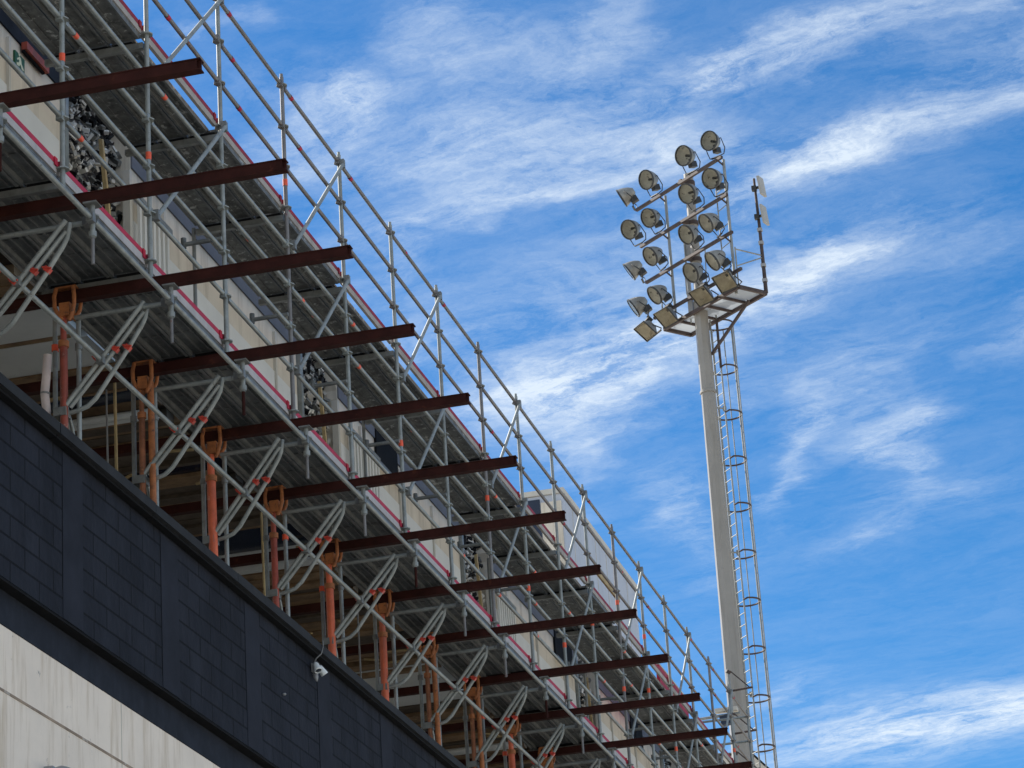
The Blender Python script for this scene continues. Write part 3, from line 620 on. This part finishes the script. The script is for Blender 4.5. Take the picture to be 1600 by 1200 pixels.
# ------------------------------------------------------------------ floodlight mast
MX, MY = -10.385, 66.0
u = Vector((.758, -.652, 0)); n = Vector((-.652, -.758, 0)); Z = Vector((0,0,1)); MO = Vector((MX, MY, 0))
def mp(a, d, z): return MO+u*a+n*d+Z*z       # along the bars, towards the pitch, up
MA = thing('floodlight_mast', 'tall beige steel floodlight mast with ladder cage and service platform', 'mast', (MX, MY, -EYE))
b = MB(); b.tube([mp(0,0,-EYE), mp(0,0,16), mp(0,0,28.0)], .30, 'mast', 8, True, .168); b.sm = [False]*len(b.sm); b.tube([mp(0,0,28.0), mp(0,0,31.45)], .118, 'mast', 18)
b.tube([mp(0,0,25.55), mp(0,0,25.62)], .208, 'mast', 8); b.build('pole', MA)
b = MB()
for z in (28.05, 29.1, 30.1, 31.2): b.tube([mp(0,0,z-.05), mp(0,0,z+.05)], .15, 'mast_frame', 14); b.bar(mp(0,0,z), mp(0,.3,z), .10, .10, 'mast_frame')
b.build('collar', MA)
BARS = [(31.15,-1.80,1.68),(30.11,-1.75,1.74),(29.08,-1.65,1.80),(28.03,-1.45,2.0)]
for z, a, c in BARS:
    b = MB(); b.bar(mp(a,.3,z), mp(c,.3,z), .07, .07, 'mast_frame'); b.build('crossbar', MA)
for a, z0, z1 in ((-.85, 28.0, 31.2), (1.50, 27.6, 31.2)):
    b = MB(); b.tube([mp(a,.10,z0), mp(a,.10,z1)], .038, 'mast_galv')
    for z, _, _ in BARS: b.tube([mp(a,.10,z-.12), mp(a+.02,.3,z-.03)], .022, 'mast_frame', 6)
    b.build('upright', MA)
b = MB()
for z in (28.5, 29.0, 29.5, 30.0, 30.5): b.tube([mp(1.5,.10,z), mp(1.12,.10,z-.06)], .012, 'mast_galv', 6)
b.tube([mp(1.12,.10,27.7), mp(1.12,.10,30.6)], .018, 'mast_galv', 6); b.build('step_iron', MA)
b = MB()                                                     # control gear, conduits and cables beside the pole
for k, (a, d, z0, z1, r_) in enumerate(((-.28,-.12,27.7,30.9,.016),(-.36,.05,27.7,29.9,.022),(-.20,.15,27.7,30.2,.014),(-.46,-.05,27.6,29.0,.018),(.24,-.1,27.7,29.3,.014))):
    b.tube([mp(a,d,z0), mp(a+rnd.uniform(-.05,.05),d,(z0+z1)/2), mp(a+.02,d,z1)], r_, 'mast_galv', 6)
b.build('conduit', MA)
for a, d, z in ((-.36,.02,28.55),(-.33,-.06,29.55),(-.22,.12,27.95)):
    b = MB(); b.box(tuple(mp(a,d,z)-Vector((.06,.06,.24))), tuple(mp(a,d,z)+Vector((.06,.06,.24))), 'grey_plastic'); b.build('gear_box', MA)
PZ = 27.66
b = MB(); PC = [(-1.2,.22),(1.75,.22),(1.75,-.64),(-1.2,-.64)]
for (p, q) in zip(PC, PC[1:]+PC[:1]): b.bar(mp(p[0],p[1],PZ), mp(q[0],q[1],PZ), .07, .09, 'mast_frame')
for a in (-.62,-.1,.46,1.05): b.bar(mp(a,.22,PZ), mp(a,-.64,PZ), .05, .06, 'mast_frame')
b.build('platform_frame', MA)
b = MB(); b.add([mp(p[0],p[1],PZ+.05) for p in PC]+[mp(p[0],p[1],PZ+.058) for p in PC], [(3,2,1,0),(4,5,6,7)], 'floor_mesh'); b.build('platform_floor', MA)
for (a, d) in ((1.75,.22),(-1.2,-.64),(-1.2,.22)):
    b = MB(); b.tube([mp(a,d,PZ), mp(a,d,PZ+1.05)], .02, 'mast_galv', 6); b.build('railing_post', MA)
for z0, z1 in ((1.0, 1.0), (.55, .95)):
    b = MB(); b.tube([mp(1.75,.22,PZ+z0), mp(1.75,-.64,PZ+z1)], .018, 'mast_galv', 6); b.build('platform_rail', MA)
for a in (-.4, .6):
    b = MB(); b.tube([mp(a,-.64,PZ), mp(a,-.64,PZ+.6)], .014, 'mast_galv', 6); b.build('railing_post', MA)
b = MB(); b.bar(mp(1.25,-.5,PZ-.03), mp(.12,-.12,26.55), .06, .06, 'mast_frame'); b.build('strut', MA)
b = MB(); b.tube([mp(1.75,-.64,PZ), mp(1.75,-.64,29.4), mp(1.72,-.64,30.75)], .05, 'mast_frame', 8, True, .03)
for z in (28.0, 28.4, 29.0, 29.35): b.box(tuple(mp(1.75,-.64,z)-Vector((.06,.05,.04))), tuple(mp(1.75,-.64,z)+Vector((.06,.05,.04))), 'grey_plastic')
b.build('antenna_pole', MA)
# ladder with hooped cage behind the mast
LA = (.16, -.30)               # ladder stands off the pole
lu = Vector((.80, -.60, 0)); 
def lp(a, d, z):
    e = Vector((.777, .63, 0)); s = Vector((-.63, .777, 0))
    return MO+e*d+s*a+Z*z
b = MB()
for a in (-.16, .16): b.tube([lp(a, .40, 8.0), lp(a, .33, 27.6)], .022, 'mast_galv', 6)
b.tube([lp(-.16, .33, 26.2), lp(-.16, .33, 27.5)], .035, 'mast_frame', 6)
b.build('ladder_rail', MA)
b = MB(); z = 8.2
while z < 27.5: b.tube([lp(-.16, .40-.07*(z-8)/19.35, z), lp(.16, .40-.07*(z-8)/19.35, z)], .011, 'mast_galv', 6); z += .28
b.build('rung', MA)['kind'] = 'stuff'
z = 27.42-1.19*12; k = 0
while z < 27.5:
    b = MB(); pts = []
    o_ = .40-.07*(z-8)/19.35
    for j in range(13):
        a = math.pi*(-.62+1.24*j/12); pts.append(lp(.35*math.sin(a), o_+.15+.35*math.cos(a), z))
    b.tube([lp(-.16, o_, z)]+pts+[lp(.16, o_, z)], .022, 'mast_frame', 6); b.build('cage_hoop', MA); z += 1.19; k += 1
for a, d in ((0, .50), (.25, .40), (-.25, .40), (.34, .13)):
    b = MB(); b.tube([lp(a, .40+d-.0, 12.6), lp(a, .33+d, 27.42)], .015 if a else .026, 'mast_galv', 6); b.build('cage_strap', MA)
for z in (14.5, 18.0, 21.5, 25.2):
    b = MB(); b.tube([lp(0, .1, z), lp(0, .40, z)], .02, 'mast_galv', 6); b.box(tuple(lp(0,.42,z)-Vector((.04,.04,.06))), tuple(lp(0,.42,z)+Vector((.04,.04,.06))), 'mast_galv')
    b.build('ladder_bracket', MA)
b = MB(); y = 61.0                                            # lattice frame standing in front of the mast foot
t = thing('climbing_frame', 'light tube frame with short cross pieces fixed up the front of the mast foot', 'frame', (-9.75, 61, 13))
b = MB(); b.tube([(-9.72, 61, 10.0), (-9.72, 61, 17.15)], .032, 'mast_galv'); b.build('upright_tube', t)
for z in (13.9, 14.9, 15.75, 16.7):
    b = MB(); b.tube([(-9.72, 61, z), (-9.22, 61, z+.03)], .025, 'mast_frame', 6); b.tube([(-9.68, 61, z+.45), (-9.30, 61, z+.05)], .015, 'mast_frame', 6)
    b.tube([(-9.74, 61, z+.40), (-9.70, 61, z+.46)], .06, 'mast_frame', 6); b.build('cross_piece', t)

# panel antennas on the antenna pole
for k, (z, wh) in enumerate(((30.45, 'upper'), (29.68, 'lower'))):
    c = mp(1.80,-.60,z)
    t = thing('panel_antenna', f'{wh} one of two small white panel antennas clamped to the pole beside the floodlights', 'antenna', tuple(c), 'panel antennas beside the floodlights')
    e = Vector((.95, -.30, 0)); s = Vector((.30, .95, 0)); zz2 = Vector((-.10, .0, 1)).normalized()
    b = MB(); b.obox(c+e*.16, e*.03, s*.13, zz2*.25, 'antenna'); b.build('panel', t)
    b = MB(); b.bar(c-e*.02, c+e*.14, .05, .06, 'rim'); b.box(tuple(c-Vector((.10,.07,.07))), tuple(c+Vector((.02,.05,.05))), 'rim'); b.build('clamp', t)

# floodlights: built once, then copied
def flood(square):
    """origin at the foot of the yoke; local +X looks out, Y across, Z up"""
    t = bpy.data.objects.new('floodlight', None); C.objects.link(t); t['_b'] = (0,0,0); t.empty_display_size = .2
    yk_ = MB()
    hz, fx = (.44, .20) if not square else (.06, .26)
    tilt = R(22) if not square else R(48)
    fwd = Vector((math.cos(tilt), 0, -math.sin(tilt))); up = Vector((math.sin(tilt), 0, math.cos(tilt))); sd_ = Vector((0,1,0))
    c = Vector((fx, 0, hz))
    if not square:
        pr = [(-.30,.0),(-.30,.07),(-.27,.10),(-.20,.155),(-.10,.205),(0.0,.238),(.07,.252),(.085,.252)]
        b = MB(); b.lathe(c, fwd, pr, 'lamp_shell', 22); BO = b.build('bowl', t)
        b = MB(); b.lathe(c, fwd, [(.085,.262),(.10,.262),(.10,.232),(.065,.232),(.065,.262),(.085,.262)], 'rim', 22, False); b.build('rim', BO)
        b = MB(); b.lathe(c, fwd, [(.07,.232),(.0,.222),(-.08,.185),(-.16,.13),(-.22,.07),(-.235,.0)], 'lamp_inner', 22)
        b.lathe(c, fwd, [(-.20,.0),(-.20,.03),(-.02,.034),(.0,.0)], 'rim', 10); b.build('reflector', BO)
        b = MB(); b.lathe(c, fwd, [(.088,.232),(.088,.0)], 'lamp_glass', 22, False); b.build('front_glass', BO)
        gb = c-fwd*.17-up*.23
        b = MB(); b.obox(gb, fwd*.10, sd_*.065, up*.075, 'rim'); b.obox(gb+up*.09, fwd*.05, sd_*.045, up*.06, 'rim'); b.build('gear_box', t)
        for s in (-1, 1): yk_.tube([(0, .12*s, .05), (-.06, .22*s, .12), (-.03, .27*s, .26), c+Vector((-.06, .265*s, .03)), c+Vector((-.06, .22*s, .03))], .014, 'rim', 6)
        yk_.bar((0, -.13, .05), (0, .13, .05), .05, .02, 'rim')
    else:
        hw, hh = .235, .205
        b = MB()
        F = [c+fwd*.08+sd_*(a*hw)+up*(d*hh) for a, d in ((-1,-1),(1,-1),(1,1),(-1,1))]; Bk = [c-fwd*.14+sd_*(a*hw*.45)+up*(d*hh*.45) for a, d in ((-1,-1),(1,-1),(1,1),(-1,1))]
        b.add(F+Bk, [(0,1,5,4),(1,2,6,5),(2,3,7,6),(3,0,4,7),(4,5,6,7)], 'lamp_shell'); BO = b.build('housing', t)
        F2 = [c+fwd*.078+sd_*(a*(hw-.015))+up*(d*(hh-.015)) for a, d in ((-1,-1),(1,-1),(1,1),(-1,1))]
        G2 = [c-fwd*.11+sd_*(a*hw*.10)+up*(d*hh*.38+.02) for a, d in ((-1,-1),(1,-1),(1,1),(-1,1))]
        b = MB(); b.add(F2+G2, [(4,5,1,0),(5,6,2,1),(6,7,3,2),(7,4,0,3),(7,6,5,4)], 'lamp_brass'); b.build('reflector', BO)
        b = MB()
        for p, q in zip(F, F[1:]+F[:1]): b.bar(p+fwd*.008, q+fwd*.008, .022, .022, 'rim', tuple(fwd))
        b.build('rim', BO)
        b = MB(); b.add([p+fwd*.004 for p in F2], [(0,1,2,3)], 'lamp_glass'); b.build('front_glass', BO)
        b = MB(); b.obox(c-fwd*.17+up*.10, fwd*.07, sd_*.08, up*.06, 'rim'); b.build('gear_box', t)
        for s in (-1, 1): yk_.tube([(0, .12*s, .0), (.05, .25*s, .0), c+Vector((-.0, .255*s, .0))], .014, 'rim', 6)
        yk_.bar((0, -.13, 0), (0, .13, 0), .05, .02, 'rim')
    yk_.build('yoke', t); return t
def place(src, first, loc, az, pitch, sc, label):
    if first: r = src
    else:
        r = src.copy(); C.objects.link(r)
        for ch in src.children:
            c2 = ch.copy(); C.objects.link(c2); c2.parent = r
            for gc in ch.children:
                c3 = gc.copy(); C.objects.link(c3); c3.parent = c2
    r.location = Vector(loc)+Vector((0,0,EYE)); r.rotation_euler = (0, pitch, az); r.scale = (sc, sc, sc)
    r['label'] = label; r['category'] = 'floodlight'; r['group'] = 'floodlights on the mast'
    return r
nz = math.atan2(n.y, n.x)
UR = [[-1.86,-1.0,.50,1.46],[-1.80,-.97,.58,1.49],[-1.74,-.92,.50,1.36],[-1.66,-.82,.58,1.52]]
AZO = [[-50,4,8,14],[6,2,6,8],[-48,-10,-6,-16],[-42,-18,-8,-24]]
PT = [[4,-4,-6,-10],[4,4,4,0],[10,10,8,12],[10,14,10,14]]
WHERE = ['leftmost', 'second from the left', 'third from the left', 'rightmost']
ROW = ['top row of the mast', 'second row from the mast top', 'third row from the mast top', 'fourth row, just above the square ones']
fl = flood(False); first = True
for r_ in range(4):
    for c_ in range(4):
        place(fl, first, mp(UR[r_][c_], .32, BARS[r_][0]+.03), nz+R(AZO[r_][c_]), R(PT[r_][c_]), rnd.uniform(.97, 1.03), f'round floodlight, {WHERE[c_]} in the {ROW[r_]}'); first = False
fs = flood(True); first = True
for c_, (a, z) in enumerate(((-1.40,27.62),(-.62,27.66),(.78,27.68),(1.66,27.68))):
    place(fs, first, mp(a, .26, z+.02), nz+R((-10,0,4,8)[c_]), R((2,0,0,-4)[c_]), 1.12, f'square floodlight, {WHERE[c_]} in the bottom row at the platform edge'); first = False

for o in bpy.data.objects:
    assert 'label' not in o.keys() or 4 <= len(o['label'].split()) <= 16, o['label']
    if '_b' in o.keys(): del o['_b']
